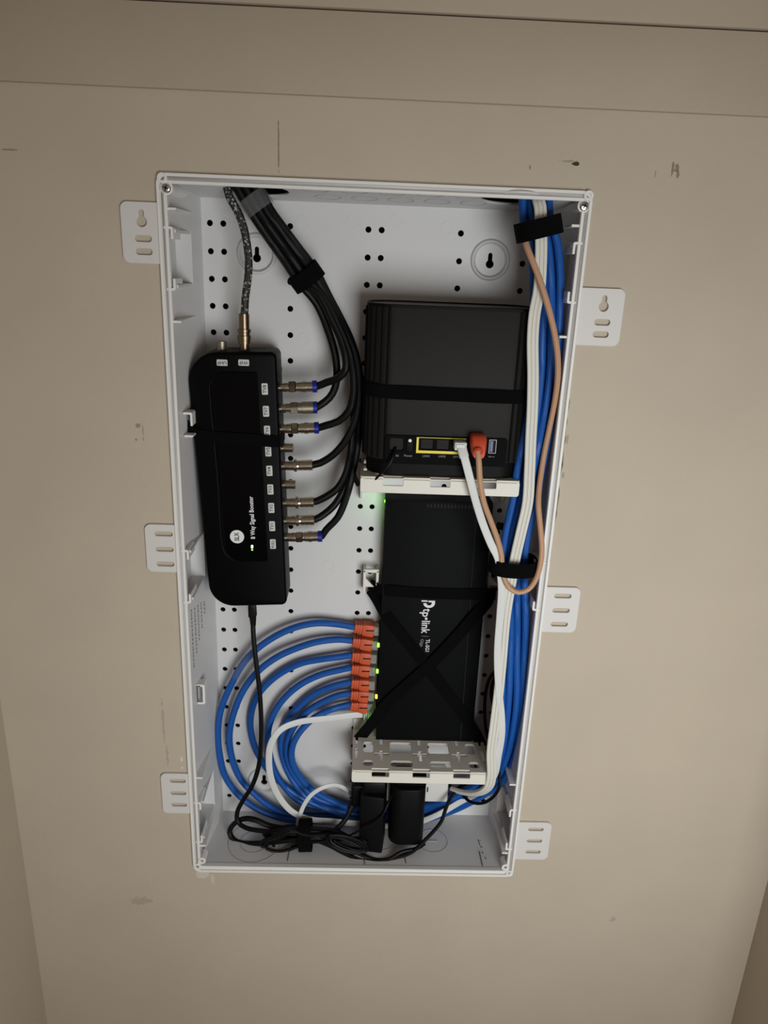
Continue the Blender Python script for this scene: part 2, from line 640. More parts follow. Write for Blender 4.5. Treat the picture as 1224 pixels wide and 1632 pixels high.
POCK = {-1: [(-57, -9), (-356, -303), (-652, -601)], 1: [(-55, -8), (-354, -305), (-655, -603)]}
RIBS = {-1: [7, -85.4, -567.5, -659], 1: [7, -86, -568.5, -662.4]}
for sgn in (-1, 1):
    M, xf, k = side(sgn)
    # local u = depth, v = z, n -> towards the inside
    hl = [[(3, a + 2), (56, a + 2), (56, b - 2), (3, b - 2)] for a, b in POCK[sgn]]
    obj('side_panel', plate([(-2, -690), (BY, -687), (BY, 26), (-2, 33)], hl, 2.2, M=M), 'pvc', cab, 0)
    for a, b in POCK[sgn]:
        xin = lambda y: xf + k * (y + 2)
        # pocket behind the opening: floor, end and two cheeks
        bm = bmesh.new()
        xo = xf + sgn * 6.0
        x_end = xin(57)
        rbox(min(xo, xo + sgn * 1.5), max(xo, xo + sgn * 1.5), 2, 58, a, b, bm=bm)
        rbox(min(xo, x_end), max(xo, x_end), 55.4, 58, a, b, bm=bm)
        rbox(min(xo, xin(50)), max(xo, xin(50)), 2, 58, a, a + 2.4, bm=bm)
        rbox(min(xo, xin(50)), max(xo, xin(50)), 2, 58, b - 2.4, b, bm=bm)
        obj('latch_pocket', bm, 'pvc', cab, 0)
        # inner lip hooks above and below the opening
        for zc, d in ((b, -1), (a, 1)):
            x0, x1 = xf + sgn * 1.5, xf - sgn * 6.5
            pts = [(x0, zc + d * -2.2), (x1, zc + d * -2.2), (x1, zc + d * 8), (x1 + sgn * 2.2, zc + d * 8), (x1 + sgn * 2.2, zc), (x0, zc)]
            obj('latch_hook', plate(rpoly(pts, [0, 2, .6, .6, .8, 0], 3), (), 26, .3, M=FRONT(-3)), 'pvc_rim', cab)
        # thin catch in the pocket
        xc = xf + sgn * -.5
        obj('catch_strip', rbox(xc - .9, xc + .9, 5, 9, (a + b) / 2 - 11, (a + b) / 2 + 11, .3, 1), 'pvc_rim', cab)
    for z in RIBS[sgn]:
        x1 = xf - sgn * 9.5
        obj('cover_rib', rbox(min(xf, x1), max(xf, x1), -2.2, 62, z - 1.1, z + 1.1, .4, 1, M=Matrix.Shear('XZ', 4, (0, 0)) if False else None), 'pvc_rim', cab)
    # strap loop hooks half way down
    xw = xf + k * 22
    for za, zb, fullring in ((-193, -169, False), (-486.5, -462.3, True)):
        x1 = xw - sgn * 8.5
        if fullring and sgn < 0:
            o_ = [(xw, za), (x1, za), (x1, zb), (xw, zb)]
            i_ = [(xw, za + 2.2), (x1 + sgn * 2.2, za + 2.2), (x1 + sgn * 2.2, zb - 2.2), (xw, zb - 2.2)]
            obj('strap_loop', plate(rpoly(o_, [0, 2, 2, 0], 3), [rpoly(i_, [0, 1, 1, 0], 2)], 12, .3, M=FRONT(16)), 'pvc_rim', cab)
        elif not fullring:
            pts = [(xw, zb), (x1, zb), (x1, zb - 13), (x1 + sgn * 2, zb - 13), (x1 + sgn * 2, zb - 2.2), (xw, zb - 2.2)]
            obj('strap_loop', plate(rpoly(pts, [0, 1.5, .5, .5, .8, 0], 3), (), 14, .3, M=FRONT(14)), 'pvc_rim', cab)
            obj('strap_loop', rbox(min(xw, x1), max(xw, x1), 14, 28, za, za + 2.2, .4, 1), 'pvc_rim', cab)

# top and bottom sheets
LH, RH = (-105, 37, 28.5), (122, 24, 30)


def slope(zf, zb):
    k = (zb - zf) / (BY + 2)
    return Matrix(((1, 0, 0, 0), (0, 1, 0, 0), (0, k, 1, zf + 2 * k), (0, 0, 0, 1)))


kn = []
obj('top_panel', plate([(-178, -2), (178, -2), (168, BY), (-166, BY)], [circ(*LH, 40), circ(*RH, 40)], 2.2, M=slope(32.2, 24.5)), 'pvc', cab, 0)
obj('bottom_panel', plate([(-178, -2), (178, -2), (168, BY), (-166, BY)], (), 2.2, M=slope(-687.2, -683.0)), 'pvc', cab, 0)
# knock-out outlines moulded into top and bottom
k1 = None
for i in range(5):
    for jj, yy in ((0, 18), (1, 52)):
        x = -52 + 33 * i + (9 if jj else 0)
        if k1 is None:
            k1 = obj('knockout_line', plate(circ(x, yy, 12, 30), [circ(x, yy, 11.5, 30)], .35, M=slope(30.1, 22.3)), 'mould_line', cab, 0)
            q0 = (x, yy)
        else:
            copy_part(k1, cab, (x - q0[0], yy - q0[1], (yy - q0[1]) * -.09))
for x, yy, r in ((-119, 34, 31), (-119, 34, 17), (93, 40, 18), (30, 42, 18)):
    obj('knockout_line', plate(circ(x, yy, r, 40), [circ(x, yy, r - .55, 40)], .35, M=slope(-686.8, -682.6)), 'mould_line' if r > 20 else 'mould_line', cab, 0)
obj('knockout_line', rbox(88, 99, 39.3, 40, -685.5, -684.4), 'mould_line', cab, 0)
# black moulded rulings and ticks on the floor of the box
for (a, b) in (((462, 1352), (458, 1372)), ((581, 1358), (581, 1378)), ((644, 1358), (647, 1376))):
    p, q = UZ(*a, -685.2), UZ(*b, -686)
    obj('guide_line', sweep([p, (p + q) / 2, q], flat(.7, .3), (0, 0, 1)), 'black_line', cab, 0)
for a, b in (((756, 1311), (761, 1334)), ((762, 1338), (766, 1352)), ((764, 1357), (769, 1380))):
    p, q = UZ(*a, -684.6), UZ(*b, -686)
    obj('guide_line', sweep([p, (p + q) / 2, q], flat(.8, .3), (0, 0, 1)), 'black_line', cab, 0)
for px, py in ((765, 1322), (763, 1332), (765, 1340), (767, 1350), (769, 1359), (774, 1368)):
    p = UZ(px, py, -685.3)
    obj('guide_line', rbox(p.x - 1, p.x + 1, p.y - .4, p.y + .4, p.z - .1, p.z + .3), 'black_line', cab, 0)

# rim: flange with an outer lip, a groove and an inner lip
OUT = rrect(XL, XR, ZB, ZT, 9, 6)


def ring(i0, i1, y0, t, bev):
    o_ = rrect(XL + i0, XR - i0, ZB + i0, ZT - i0, max(1.5, 9 - i0), 6)
    i_ = rrect(XL + i1, XR - i1, ZB + i1, ZT - i1, max(1.5, 9 - i1), 6)
    return plate(o_, [i_], t, bev, M=FRONT(y0))


obj('rim_flange', ring(.3, 8.4, -1.2, 3.5, 0), 'pvc_rim', cab)
obj('outer_lip', ring(0, 2.8, -4, 5, .5), 'pvc_rim', cab)
obj('inner_lip', ring(5.6, 8.5, -3.4, 5, .5), 'pvc_rim', cab)
# corner bosses
for (ox, oz, ix, iz) in ((-177.6, 30.6, -174.5, 22.8), (179, 31, 176.3, 22.8), (-178.2, -687, -172.6, -678.5), (178.5, -690, 173, -681)):
    top = oz > 0
    for (bx, bz, r, hr) in ((ox, oz, 4.2, 1.9), (ix, iz, 5.4 if top else 4.4, 0 if top else 1.7)):
        if hr:
            obj('corner_boss', plate(circ(bx, bz, r, 24), [circ(bx, bz, hr, 14)], 14, .4, M=FRONT(-4.2)), 'pvc_rim', cab)
            obj('screw_hole', plate(circ(bx, bz, hr + .1, 14), (), 1, M=FRONT(2)), 'hole_dark', cab, 0)
        else:
            obj('corner_boss', plate(circ(bx, bz, r, 24), (), 70, .4, M=FRONT(-2.6)), 'pvc_rim', cab)
            sc = lathe((bx, -2.6, bz), (0, -1, 0), [(0, 4.1), (.9, 4.0), (1.9, 3.2), (2.4, 1.6), (2.5, 0)], 20)
            s = obj('corner_screw', sc, 'chrome', cab)
            for aa in (20, 110):
                mm = Matrix.Translation((bx, 0, bz)) @ Matrix.Rotation(R(aa), 4, 'Y')
                obj('screw_slot', rbox(-2.3, 2.3, -5.35, -4.6, -.5, .5, M=mm), 'hole_dark', s, 0)

# mounting tabs on the wall face
TABS = [(-214.2, -182, 11.5, -37.6, True), (-212, -182, -275.4, -325, False), (-213, -182, -561.8, -614.2, False),
        (182, 222, -43, -92.6, True), (182, 217.6, -329.6, -379.8, False), (182, 220.4, -618.2, -670.2, False)]
for x0, x1, zt, zb, key in TABS:
    left = x0 < 0
    hl = []
    cx = (x0 + 18.0) if left else (x1 - 17.5)
    if key:
        hl.append(keyhole(cx - .5, zt - 15.5, 4.3, 2.1, 7.5))
        for dz in (-29, -39.5):
            hl.append(rrect(cx - 7, cx + 7, zt + dz - 2.6, zt + dz + 2.6, 2.5, 5))
    else:
        for dz in (-9.5, -25.5, -41):
            hl.append(rrect(cx - 8.6, cx + 8.6, zt + dz - 2.4, zt + dz + 2.4, 2.3, 5))
    rr = [6, 0, 0, 6] if left else [0, 6, 6, 0]
    o_ = rpoly([(x0, zb), (x1, zb), (x1, zt), (x0, zt)], rr, 6)
    obj('mounting_tab', plate(o_, hl, 2.6, .35, M=FRONT(-2.8)), 'tab_white', cab)

# inked maker's marks on the left side sheet: illegible rows of dashes
M, xf, k = side(-1)
rr_ = random.Random(3)
bm = bmesh.new()
for col in range(5):
    z = -374 + rr_.random() * 4 - col * 2
    y = 12 + col * 9
    end = -440 + col * 11
    while z > end:
        l = 1.5 + rr_.random() * 3
        xx = xf + k * (y + 2) + .15
        for dy in (0, 2.6) if rr_.random() < .5 else (0,):
            rbox(xx, xx + .25, y + dy, y + dy + 2.2 + rr_.random(), z - l * .6, z, bm=bm)
        z -= l + .6
o = obj('ink_print', bm, 'ink', cab, 0)
o['kind'] = 'stuff'

# ================================================================== SHELVES
SX, SZ, SD = -6.2, -557.0, 80.0


def shelf_at(dz, label):
    sh = thing('bracket_shelf', label, 'shelf', (SX + 76, 43, SZ + dz - 16), 'slotted shelves in the cabinet')
    return sh


lo = shelf_at(0, 'lower slotted off-white plastic shelf under the black network switch')
H = []


def sr(u0, u1, v0, v1, r):
    H.append(rrect(SX + u0, SX + u1, 3 + v0, 3 + v1, r, 3))


for u0, u1 in ((12.5, 23.5), (43, 67.5), (87, 111), (130.5, 142)):
    sr(u0, u1, 7.5, 17.5, 3.5)
for u0, u1 in ((12.5, 23.5), (43, 67.5), (86.5, 110.5), (130, 141)):
    sr(u0, u1, 32, 51, 3)
    if u1 - u0 > 15:
        sr(u0, u1, 60, 72, 3)


def cross(u, v):
    a, b = 8, 2.0
    c, d = 1.7, 9
    H.append([(SX + u + x, 3 + v + y) for x, y in ((-a, -b + 2), (-c, -b + 2), (-c, -d), (c, -d), (c, -b + 2), (a, -b + 2), (a, b + 2), (c, b + 2), (c, d - 1), (-c, d - 1), (-c, b + 2), (-a, b + 2))])


for u in (33, 77, 121):
    cross(u, 27)
    cross(u, 56)
for u0 in (3, 146.5):
    sr(u0, u0 + 3.2, 21, 38, .8)
    sr(u0, u0 + 3.2, 48, 62, .8)
# notches in the front edge over the lip windows
out = [(SX, 3)]
for u0, u1 in ((22, 41), (67, 86), (112, 130.5)):
    out += [(SX + u0, 3), (SX + u0, 7), (SX + u1, 7), (SX + u1, 3)]
out += [(SX + 153, 3), (SX + 153, 83), (SX, 83)]
obj('shelf_top', plate(rpoly(out, [3] + [.4] * 12 + [3, 0, 0], 3), H, 3.0, .25, M=TOP(SZ)), 'shelf', lo)
lipo = rrect(SX, SX + 153, SZ - 16, SZ - 1.0, 2.5, 4)
lip_h = [rrect(SX + u0, SX + u1, SZ - 8.5, SZ - 2.2, .8, 2) for u0, u1 in ((22, 41), (67, 86), (112, 130.5))]
obj('front_lip', plate(lipo, lip_h, 2.2, .4, M=FRONT(3)), 'shelf', lo)
for x0 in (SX, SX + 150.8):
    # side skirt, deeper towards the panel
    pr = [(5, SZ - 1), (5, SZ - 15.5), (45, SZ - 16), (70, SZ - 44), (82.8, SZ - 48), (82.8, SZ - 1)]
    MM = Matrix(((0, 0, -1, x0), (1, 0, 0, 0), (0, 1, 0, 0), (0, 0, 0, 1)))
    obj('side_skirt', plate(pr, (), 2.2, .2, M=MM), 'shelf', lo)
for x0, x1 in ((SX, SX + 21), (SX + 133, SX + 153)):
    obj('panel_clip', rbox(x0, x1, 80, 82.8, SZ - 1, SZ + 13, .5, 1), 'shelf', lo)
up = shelf_at(334.5, 'upper slotted off-white plastic shelf holding the dark grey router')
for ch in list(lo.children):
    c = ch.copy()
    C.objects.link(c)
    c.parent = up

# ================================================================== ROUTER
rt = thing('mesh_router', 'dark grey upright router with rounded sides on the upper shelf', 'router', (75, 42, -222))
x0, x1, y0, y1 = -5.0, 155.0, 5.5, 80.0
body = rpoly([(x0, y0), (x1, y0), (x1, y1), (x0, y1)], [27, 27, 30, 30], 12)
obj('body', plate(body, (), 141, 1.6, M=TOP(-65.5), bseg=2), 'router_grey', rt)
ins = lambda d: rpoly([(x0 + d, y0 + d), (x1 - d, y0 + d), (x1 - d, y1 - d), (x0 + d, y1 - d)], [26, 26, 28, 28], 12)
obj('base_foot', plate(ins(4), (), 16, .8, M=TOP(-206.6)), 'router_dark', rt)
obj('top_rim', plate(ins(.4), [ins(3.6)], 3, .5, M=TOP(-63.8)), 'router_dark', rt)
obj('top_grille', plate(ins(3.6), (), 2, M=TOP(-64.9)), 'router_top', rt)
# fluted ends
for sgn in (-1, 1):
    for j in range(6):
        a = R(12 + 13 * j)
        cx = x0 + 27 if sgn < 0 else x1 - 27
        px = cx + sgn * 27 * math.cos(a)
        py = y0 + 27 - 27 * math.sin(a)
        obj('side_flute', lathe((px, py, -66.5), (0, 0, -1), [(0, .8), (.5, 1.3), (138, 1.3), (138.5, .8)], 8), 'router_dark', rt)
    for zc in (-83, -106):
        pass
# ports
F0 = 5.0
panel_h = [rrect(20.5, 33.5, -196.5, -184.8, 2, 3), rrect(113.6, 121.5, -196.8, -182.6, .6, 2)]
ports = [(50.0, 61.5), (65.0, 76.5), (80.5, 92), (96.5, 110)]
for a, b in ports:
    panel_h.append(rrect(a, b, -194.5, -185, .5, 2))
obj('port_panel', plate(rrect(16, 131.5, -209.3, -181.8, 3, 4), panel_h, 1.6, .2, M=FRONT(3.9)), 'port_black', rt)
yf = [(45.6, -183), (47.6, -183), (47.6, -195.7), (91.5, -195.7), (91.5, -198.2), (45.6, -198.2)]
obj('yellow_frame', plate(yf, (), .5, M=FRONT(3.5)), 'yellow', rt, 0)
obj('yellow_frame', rbox(47.6, 92, 3.55, 3.9, -183.5, -183.0), 'yellow', rt, 0)
ps = obj('power_switch', rbox(36, 42.3, 2.9, 4.2, -197.5, -184, .6, 2), 'router_dark', rt)
obj('switch_dot', plate(circ(39.4, -186.4, 1.5, 16), (), .3, M=FRONT(2.8)), 'paint_white_dot', ps, 0)
us = obj('usb_port', plate(rrect(113.9, 121.2, -196.5, -182.9, .6, 2), [rrect(114.8, 120.3, -195.6, -183.8, .4, 2)], 2.5, .1, M=FRONT(3.6)), 'usb_shell', rt)
obj('usb_tongue', rbox(115.4, 117.8, 4.0, 6, -195, -184.4), 'usb_blue', us, 0)
for t_, px, py, s in (('IN', 633, 726.5, 2.8), ('Power', 650.5, 726.5, 3.0), ('LAN3', 679, 727, 2.8), ('LAN2', 704.5, 727.5, 2.8), ('LAN1', 728, 728, 2.8)):
    p = U(px, py, 3.6)
    text(t_, s, (p.x, 3.75, p.z), X, Z, 'print_dim', rt, bold=.03)
p = U(784, 728, 3.6)
obj('usb_symbol', join(rbox(p.x - 2.6, p.x + 2.6, 3.6, 3.9, p.z - .2, p.z + .2), plate(circ(p.x - 2.4, p.z, .7, 10), (), .3, M=FRONT(3.6))), 'print_dim', rt, 0)
# strap round the router
rp_ = []
zs = lambda x: U(700, 628, 4).z + (60 - x) * .008
off = 1.4
wrap = [(-2.0, 81), (x0 - off, 50), (x0 - off, y0 + 27), (x0 + 6.5, y0 + 6.5), (x0 + 27, y0 - off), (75, y0 - off), (x1 - 27, y0 - off), (x1 - 6.5, y0 + 6.5), (x1 + off, y0 + 27), (x1 + off, 50), (152, 81)]
pts = smoothpath([Vector((a, b, zs(a))) for a, b in wrap], 3)
tag(obj('velcro_strap', sweep(pts, flat(12.5, 1.2), lambda f: (math.cos(math.pi * (1 - f)), -.6, 0)), 'velcro'),
    'black fabric strap wrapped across the front of the router', 'strap', 'black straps holding devices')

# ================================================================== SWITCH
sw = thing('network_switch', 'flat black metal network switch standing on end on the lower shelf', 'network switch', (77, 70, -557))
A = 58.0
sx0, sx1, sz0, sz1 = 20.6, 133.2, -556.8, -263.2
obj('body', rbox(sx0, sx1, A, 83, sz0, sz1, .8, 2), 'switch_black', sw)
obj('lid_seam', sweep([Vector((116, A - .1, sz1)), Vector((118, A - .1, -410)), Vector((119.5, A - .1, sz0))], flat(.7, .3), (0, -1, 0)), 'hole_dark', sw, 0)
for i in range(16):
    xx = 64 + i * 3.6
    obj('vent_slot', rbox(xx, xx + 1.8, A - .12, A + .2, -270, -266), 'hole_dark', sw, 0)
gl = U(611, 806, 70)
obj('power_light', rbox(sx0 - .5, sx0 + .2, 73, 76, -271, -268.5, .2, 1), 'led_green', sw, 0)
ld = bpy.data.lights.new('power_light_glow', 'POINT')
ld.energy, ld.color, ld.shadow_soft_size = .0052, (.32, 1.0, .26), .004
lo_ = bpy.data.objects.new('power_light_glow', ld)
C.objects.link(lo_)
lo_.parent = sw
lo_.location = W((sx0 - 9, 63, -272)) - ORG[sw]
# lettering: reads downwards
LU, LV = (0, 0, -1), (1, 0, 0)


def ptxt(t_, px, py, s, m_, bold=.05, width=None):
    p = U(px, py, A)
    text(t_, s, (p.x, A - .2, p.z), LU, LV, m_, sw, bold=bold, width=width)


ptxt('t', 680.3, 972.5, 13, 'print_white', .16, 4.0)
ptxt('p', 678.8, 979.5, 13, 'print_white', .16, 5.6)
ptxt('\u00b7', 678.2, 986, 15, 'print_white', .6)
ptxt('link', 677.6, 999.5, 13, 'print_white', .16, 15.5)
p = U(677.5, 1014, A)
obj('divider_line', rbox(p.x - 4, p.x + 4, A - .25, A, p.z - .2, p.z + .2), 'print_dim', sw, 0)
ptxt('TL-SG1', 681, 1028.5, 6.0, 'print_white', .06, 15.5)
ptxt('Giga', 672.3, 1024.5, 5.0, 'print_dim', .04, 9.5)
# round p-shaped emblem over the name
p = Vector((0, 0, 0))
bm = plate([(p.x + 9 * math.cos(a) * .88, p.z + 8.2 * math.sin(a) - 1) for a in [R(180 + 180 * k / 20) for k in range(21)]] +
           [(p.x + 7.9, p.z + 3.6), (p.x - 1.2, p.z + 3.6), (p.x - 1.2, p.z + .8), (p.x + 3.6, p.z + .8)] +
           [(p.x + 3.6 * math.cos(a), p.z - 1 + 3.9 * math.sin(a)) for a in [R(-20 - 140 * k / 12) for k in range(13)]] + [(p.x - 3.6, p.z - 1)], (), .3, M=FRONT(A - .15))
join(bm, rbox(p.x - 10.6, p.x - 2.4, A - .2, A, p.z + 1.6, p.z + 4.0))
pe = U(684, 960.5, A)
for v in bm.verts:
    v.co = Vector((v.co.x * .8 + pe.x, v.co.y, v.co.z * .68 + pe.z))
obj('emblem', bm, 'print_white', sw, 0)
# plugs and jacks
PY_ = 70.5
plug_px = [(565, 999, 603, 1004), (562, 1021, 600, 1027), (561, 1044, 598, 1048), (560, 1064, 596, 1068), (560, 1087, 595, 1090), (559, 1105, 594, 1108), (559, 1123, 592, 1126)]
PLUG = []
for a, b, c, d in plug_px:
    p, q = U(a, b, PY_), U(c, d, PY_)
    PLUG.append((p, q))
pw = U(598, 1139, PY_)
jz = [q.z for p, q in PLUG] + [pw.z - 3]
leds = {1: 'led_green', 3: 'led_green', 5: 'led_yellow', 7: 'led_green'}
for i, z in enumerate(jz):
    obj('jack', plate([(A + 4, z - 7.2), (81, z - 7.2), (81, z + 7.2), (A + 4, z + 7.2)], [[(A + 6, z - 6), (80, z - 6), (80, z + 6), (A + 6, z + 6)]], 1.2,
                      M=Matrix(((0, 0, -1, sx0 - 1), (1, 0, 0, 0), (0, 1, 0, 0), (0, 0, 0, 1)))), 'port_black', sw, 0)
    if i == 7:
        obj('port_light', rbox(sx0 - 7.5, sx0 - 1.5, A + 2.5, A + 5, z + 1.5, z + 5.5, .4, 1), 'led_green', sw, 0)
    elif i in leds:
        obj('port_light', rbox(sx0 - 2.6, sx0 - .2, A + 1.5, A + 5, z + 2.2, z + 6.4, .4, 1), leds[i], sw, 0)

# boots and the seven blue cables
BLUE = [
    [(540, 995), (505, 993), (470, 1000), (432, 1018), (395, 1048), (369, 1090), (352, 1132), (347.5, 1167), (350, 1202), (358, 1235), (374, 1260), (397, 1281), (425, 1296), (455, 1305)],
    [(540, 1019), (505, 1023), (470, 1034), (440, 1048), (411, 1070), (388, 1100), (374, 1132), (366, 1167), (367, 1195), (374, 1222), (386, 1245), (404, 1264), (428, 1283), (455, 1296)],
    [(540, 1047), (510, 1051), (480, 1057), (452, 1070), (429, 1087), (411, 1108), (402, 1130), (399, 1157), (406, 1190), (425, 1224), (448, 1247), (478, 1270)],
    [(540, 1068), (512, 1075), (485, 1087), (464, 1102), (447, 1120), (434, 1142), (427.5, 1165), (428, 1190), (436, 1225), (452, 1252), (482, 1279)],
    [(540, 1091), (518, 1098), (498, 1108), (478, 1124), (463, 1140), (452, 1162), (448, 1189), (454, 1218), (470, 1249), (500, 1279)],
    [(540, 1108), (518, 1117), (498, 1128), (482, 1142), (468, 1159), (458.5, 1182), (459, 1212), (474, 1243), (505, 1272)],
    [(540, 1127), (520, 1134), (502, 1143), (488, 1155), (474, 1172), (465.5, 1192), (466, 1214), (480, 1240), (506, 1264)]]
BYY = [66, 66, 76, 70, 76, 69, 61]
# shared run: under the shelf, round the right hand corner and up the side to the top entry
TRUNK = pp([(560, 1299, 66), (615, 1302, 66), (665, 1298, 65), (712, 1285, 60), (752, 1266, 48), (784, 1243, 36), (803, 1205, 24), (812, 1160, 16), (817, 1110, 12), (818, 1060, 12), (819, 1000, 12),
            (818, 940, 12), (818, 895, 12), (824, 850, 12), (836, 800, 12), (844, 750, 12), (854, 700, 12), (863, 650, 12), (869, 600, 12), (871, 550, 12), (872, 500, 13), (872, 450, 14), (868, 400, 16),
            (860, 365, 17)]) + [Vector((141, 18, 12)), Vector((139, 20, 30)), Vector((137, 26, 60))]
TR = smoothpath(TRUNK, 9)
OFF = [(11.4, 0), (9.0, 7.2), (3.8, 0), (1.2, 7.4), (-3.8, 0), (-7.0, 7.4), (-11.4, 0)]
NAMES = ['outermost', 'second outermost', 'third', 'fourth', 'fifth', 'sixth', 'innermost']


def boot(root, p, q, mat_, zw=7.4):
    """moulded boot: ribbed neck then a wide body, from p (cable side) to q (socket side)"""
    ax = (q - p).normalized()
    L = (q - p).length - 5
    up_ = (Z - ax * Z.dot(ax)).normalized()
    de = ax.cross(up_)
    secs = [(0, 5.0, 5.2)]
    for r_ in range(3):
        s = 1.0 + r_ * 2.6
        secs += [(s, 5.9 + r_ * .3, 5.8), (s + 1.5, 5.9 + r_ * .3, 5.8), (s + 1.7, 5.0 + r_ * .3, 5.0), (s + 2.4, 5.0 + r_ * .3, 5.0)]
    secs += [(9, 6.6, 6.0), (13.5, zw, 6.6), (L - 1, zw, 6.7), (L, zw - .5, 6.2)]
    bm = bmesh.new()
    rg = []
    for s, a, b in secs:
        rg.append([bm.verts.new(p + ax * s + up_ * u_ + de * v_) for u_, v_ in [(t.x, t.y) for t in rrect(-a, a, -b, b, 1.8, 2)]])
    for a, b in zip(rg, rg[1:]):
        for k_ in range(len(a)):
            bm.faces.new((a[k_], a[(k_ + 1) % len(a)], b[(k_ + 1) % len(b)], b[k_]))
    bm.faces.new(rg[0])
    bm.faces.new(rg[-1])
    bo = obj('boot', bm, mat_, root)
    fy = p.y - 6.75
    e = p + ax * (L - 4)
    MM = Matrix.Translation((0, 0, 0))
    obj('latch_slot', rbox(e.x - 5, e.x + 4.2, fy - .15, fy + .6, e.z + .2, e.z + 2.0, .3, 1), 'hole_dark', bo, 0)
    # clear plug nose between boot and socket
    e0, e1 = p + ax * L, q
    obj('clear_plug', rbox(e0.x - .3, e1.x + 1.5, p.y - 5.2, p.y + 4, e0.z - 5.6, e0.z + 5.6, .5, 1), 'clear', root)
    obj('contact', rbox(e0.x + 1, e1.x + .5, p.y - 4, p.y + 2, e0.z - 3.4, e0.z + 3.4), 'nickel', root, 0)


for i in range(7):
    p, q = PLUG[i]
    c = thing('network_cable', 'blue network cable with orange boot, %s of the seven coiled loops' % NAMES[i], 'cable', (-100, 66, -680), 'blue network cables')
    n = len(BLUE[i])
    path = [p + Vector((3, 0, 0)), p]
    for j, (px, py) in enumerate(BLUE[i]):
        f = min(1, j / 4)
        g = max(0, (j - (n - 3)) / 3)
        yy = PY_ + (BYY[i] - PY_) * f
        path.append(U(px, py, yy + (66 + OFF[i][1] * .8 - yy) * g))
    run = []
    for j, t in enumerate(TR):
        tt = (TR[min(j + 1, len(TR) - 1)] - TR[max(j - 1, 0)]).normalized()
        nrm = Vector((tt.z, 0, -tt.x)).normalized()
        fl = .85 if t.y > 40 else 1.0
        wob = math.sin(j * .35 + i * 1.7) * .5
        run.append(t + nrm * (OFF[i][0] * fl + wob) + Y * OFF[i][1])
    path += run
    obj('cable_jacket', sweep(smoothpath(path, 5), rnd(3.85, 12)), 'ether_blue', c)
    boot(c, p, q, 'orange')

# ================================================================== BOOSTER
bs = thing('signal_booster', 'black TV signal booster box with sockets along its right side', 'signal booster', (-124, 50, -372))
FB, BB = 28.0, 70.0
crn = [U(335.5, 968, FB), U(457, 965, FB), U(440, 561, FB), U(295, 561, FB)]
q2 = [(v.x, v.z) for v in crn]
outl = rpoly(q2, [25, 6, 6, 29], 10)
obj('body', plate(outl, (), BB - FB, 3.2, M=FRONT(FB), bseg=3), 'booster_black', bs)
for px, py in ((350, 610), (430, 600), (360, 930), (440, 930)):
    p = U(px, py, FB)
    obj('rubber_foot', lathe((p.x, BB - .2, p.z), (0, 1, 0), [(0, 6), (10, 6), (13.1, 5)], 14), 'cord_black', bs)
gp = [U(363, 893, FB), U(427, 893, FB), U(410, 593, FB), U(333, 593, FB)]
obj('gloss_window', plate(rpoly([(v.x, v.z) for v in gp], [14, 1.5, 1.5, 11], 8), (), 1.0, .3, M=FRONT(FB - .7)), 'gloss_black', bs)
# the raised ridge that frames the window on the left
pr = pp([(425, 894, FB - .4), (372, 893, FB - .4), (360, 884, FB - .4), (354, 868, FB - .4), (346, 760, FB - .4), (335, 640, FB - .4), (334, 612, FB - .4), (341, 598, FB - .4), (356, 594, FB - .4), (408, 594, FB - .4)])
obj('window_ridge', sweep(smoothpath(pr, 5), rnd(.7, 6)), 'booster_black', bs)
vax = (U(457, 965, FB) - U(440, 561, FB)).normalized()
vdn = Vector((vax.x, 0, vax.z))
# paper-grey tags
labs = [('TV8', 422, 620), ('TV7', 424, 655.5), ('TV6', 425.8, 687), ('TV5', 427.6, 719), ('TV4', 429.4, 750.3), ('TV3', 431, 780), ('TV2', 432.5, 809.5), ('TV1', 433.8, 838.5), ('FULL', 435, 867)]
LUu = -vdn
LVv = Vector((LUu.z, 0, -LUu.x)) * -1
for t_, px, py in labs:
    p = U(px, py, FB)
    h = 5.2 if t_ != 'TV8' else 5.4
    lb = obj('socket_tag', plate(rpoly([(p.x + LUu.x * a + LVv.x * b, p.z + LUu.z * a + LVv.z * b) for a, b in ((-h, -2.9), (h, -2.9), (h, 2.9), (-h, 2.9))], .9, 3), (), .4, M=FRONT(FB - .25)), 'label_grey', bs, 0)
    text(t_, 4.6 if t_ != 'FULL' else 4.0, (p.x, FB - .4, p.z), LUu, LVv, 'print_dark', lb, bold=.03)
for t_, px, py in (('UHF', 354, 578), ('VHF', 388.5, 578)):
    p = U(px, py, FB)
    lb = obj('socket_tag', plate(rrect(p.x - 5, p.x + 5, p.z - 2.9, p.z + 2.9, .9, 3), (), .4, M=FRONT(FB - .25)), 'label_grey', bs, 0)
    text(t_, 4.6, (p.x, FB - .4, p.z), -X, -Z, 'print_dark', lb, bold=.03)
p = U(402, 825, FB)
text('8 Way Signal Booster', 6.2, (p.x, FB - .95, p.z), LUu, LVv, 'print_white', bs, bold=.12, sx=.83)
p = U(378, 855, FB)
lg = obj('logo_disc', plate(circ(p.x, p.z, 7.1, 36), (), .4, M=FRONT(FB - .75)), 'print_white', bs, 0)
text('SLX', 6.6, (p.x, FB - 1.2, p.z), LUu, LVv, 'print_dark', lg, bold=.06, sx=.82)
p = U(402, 873, FB)
obj('power_light', rbox(p.x - 1.0, p.x + 1.0, FB - 1.2, FB - .5, p.z - .2, p.z + 3.2, .3, 1), 'led_white', bs, 0)
obj('power_light', rbox(p.x - .8, p.x + .8, FB - 1.2, FB - .5, p.z - 2.6, p.z - 1.2, .3, 1), 'led_green', bs, 0)
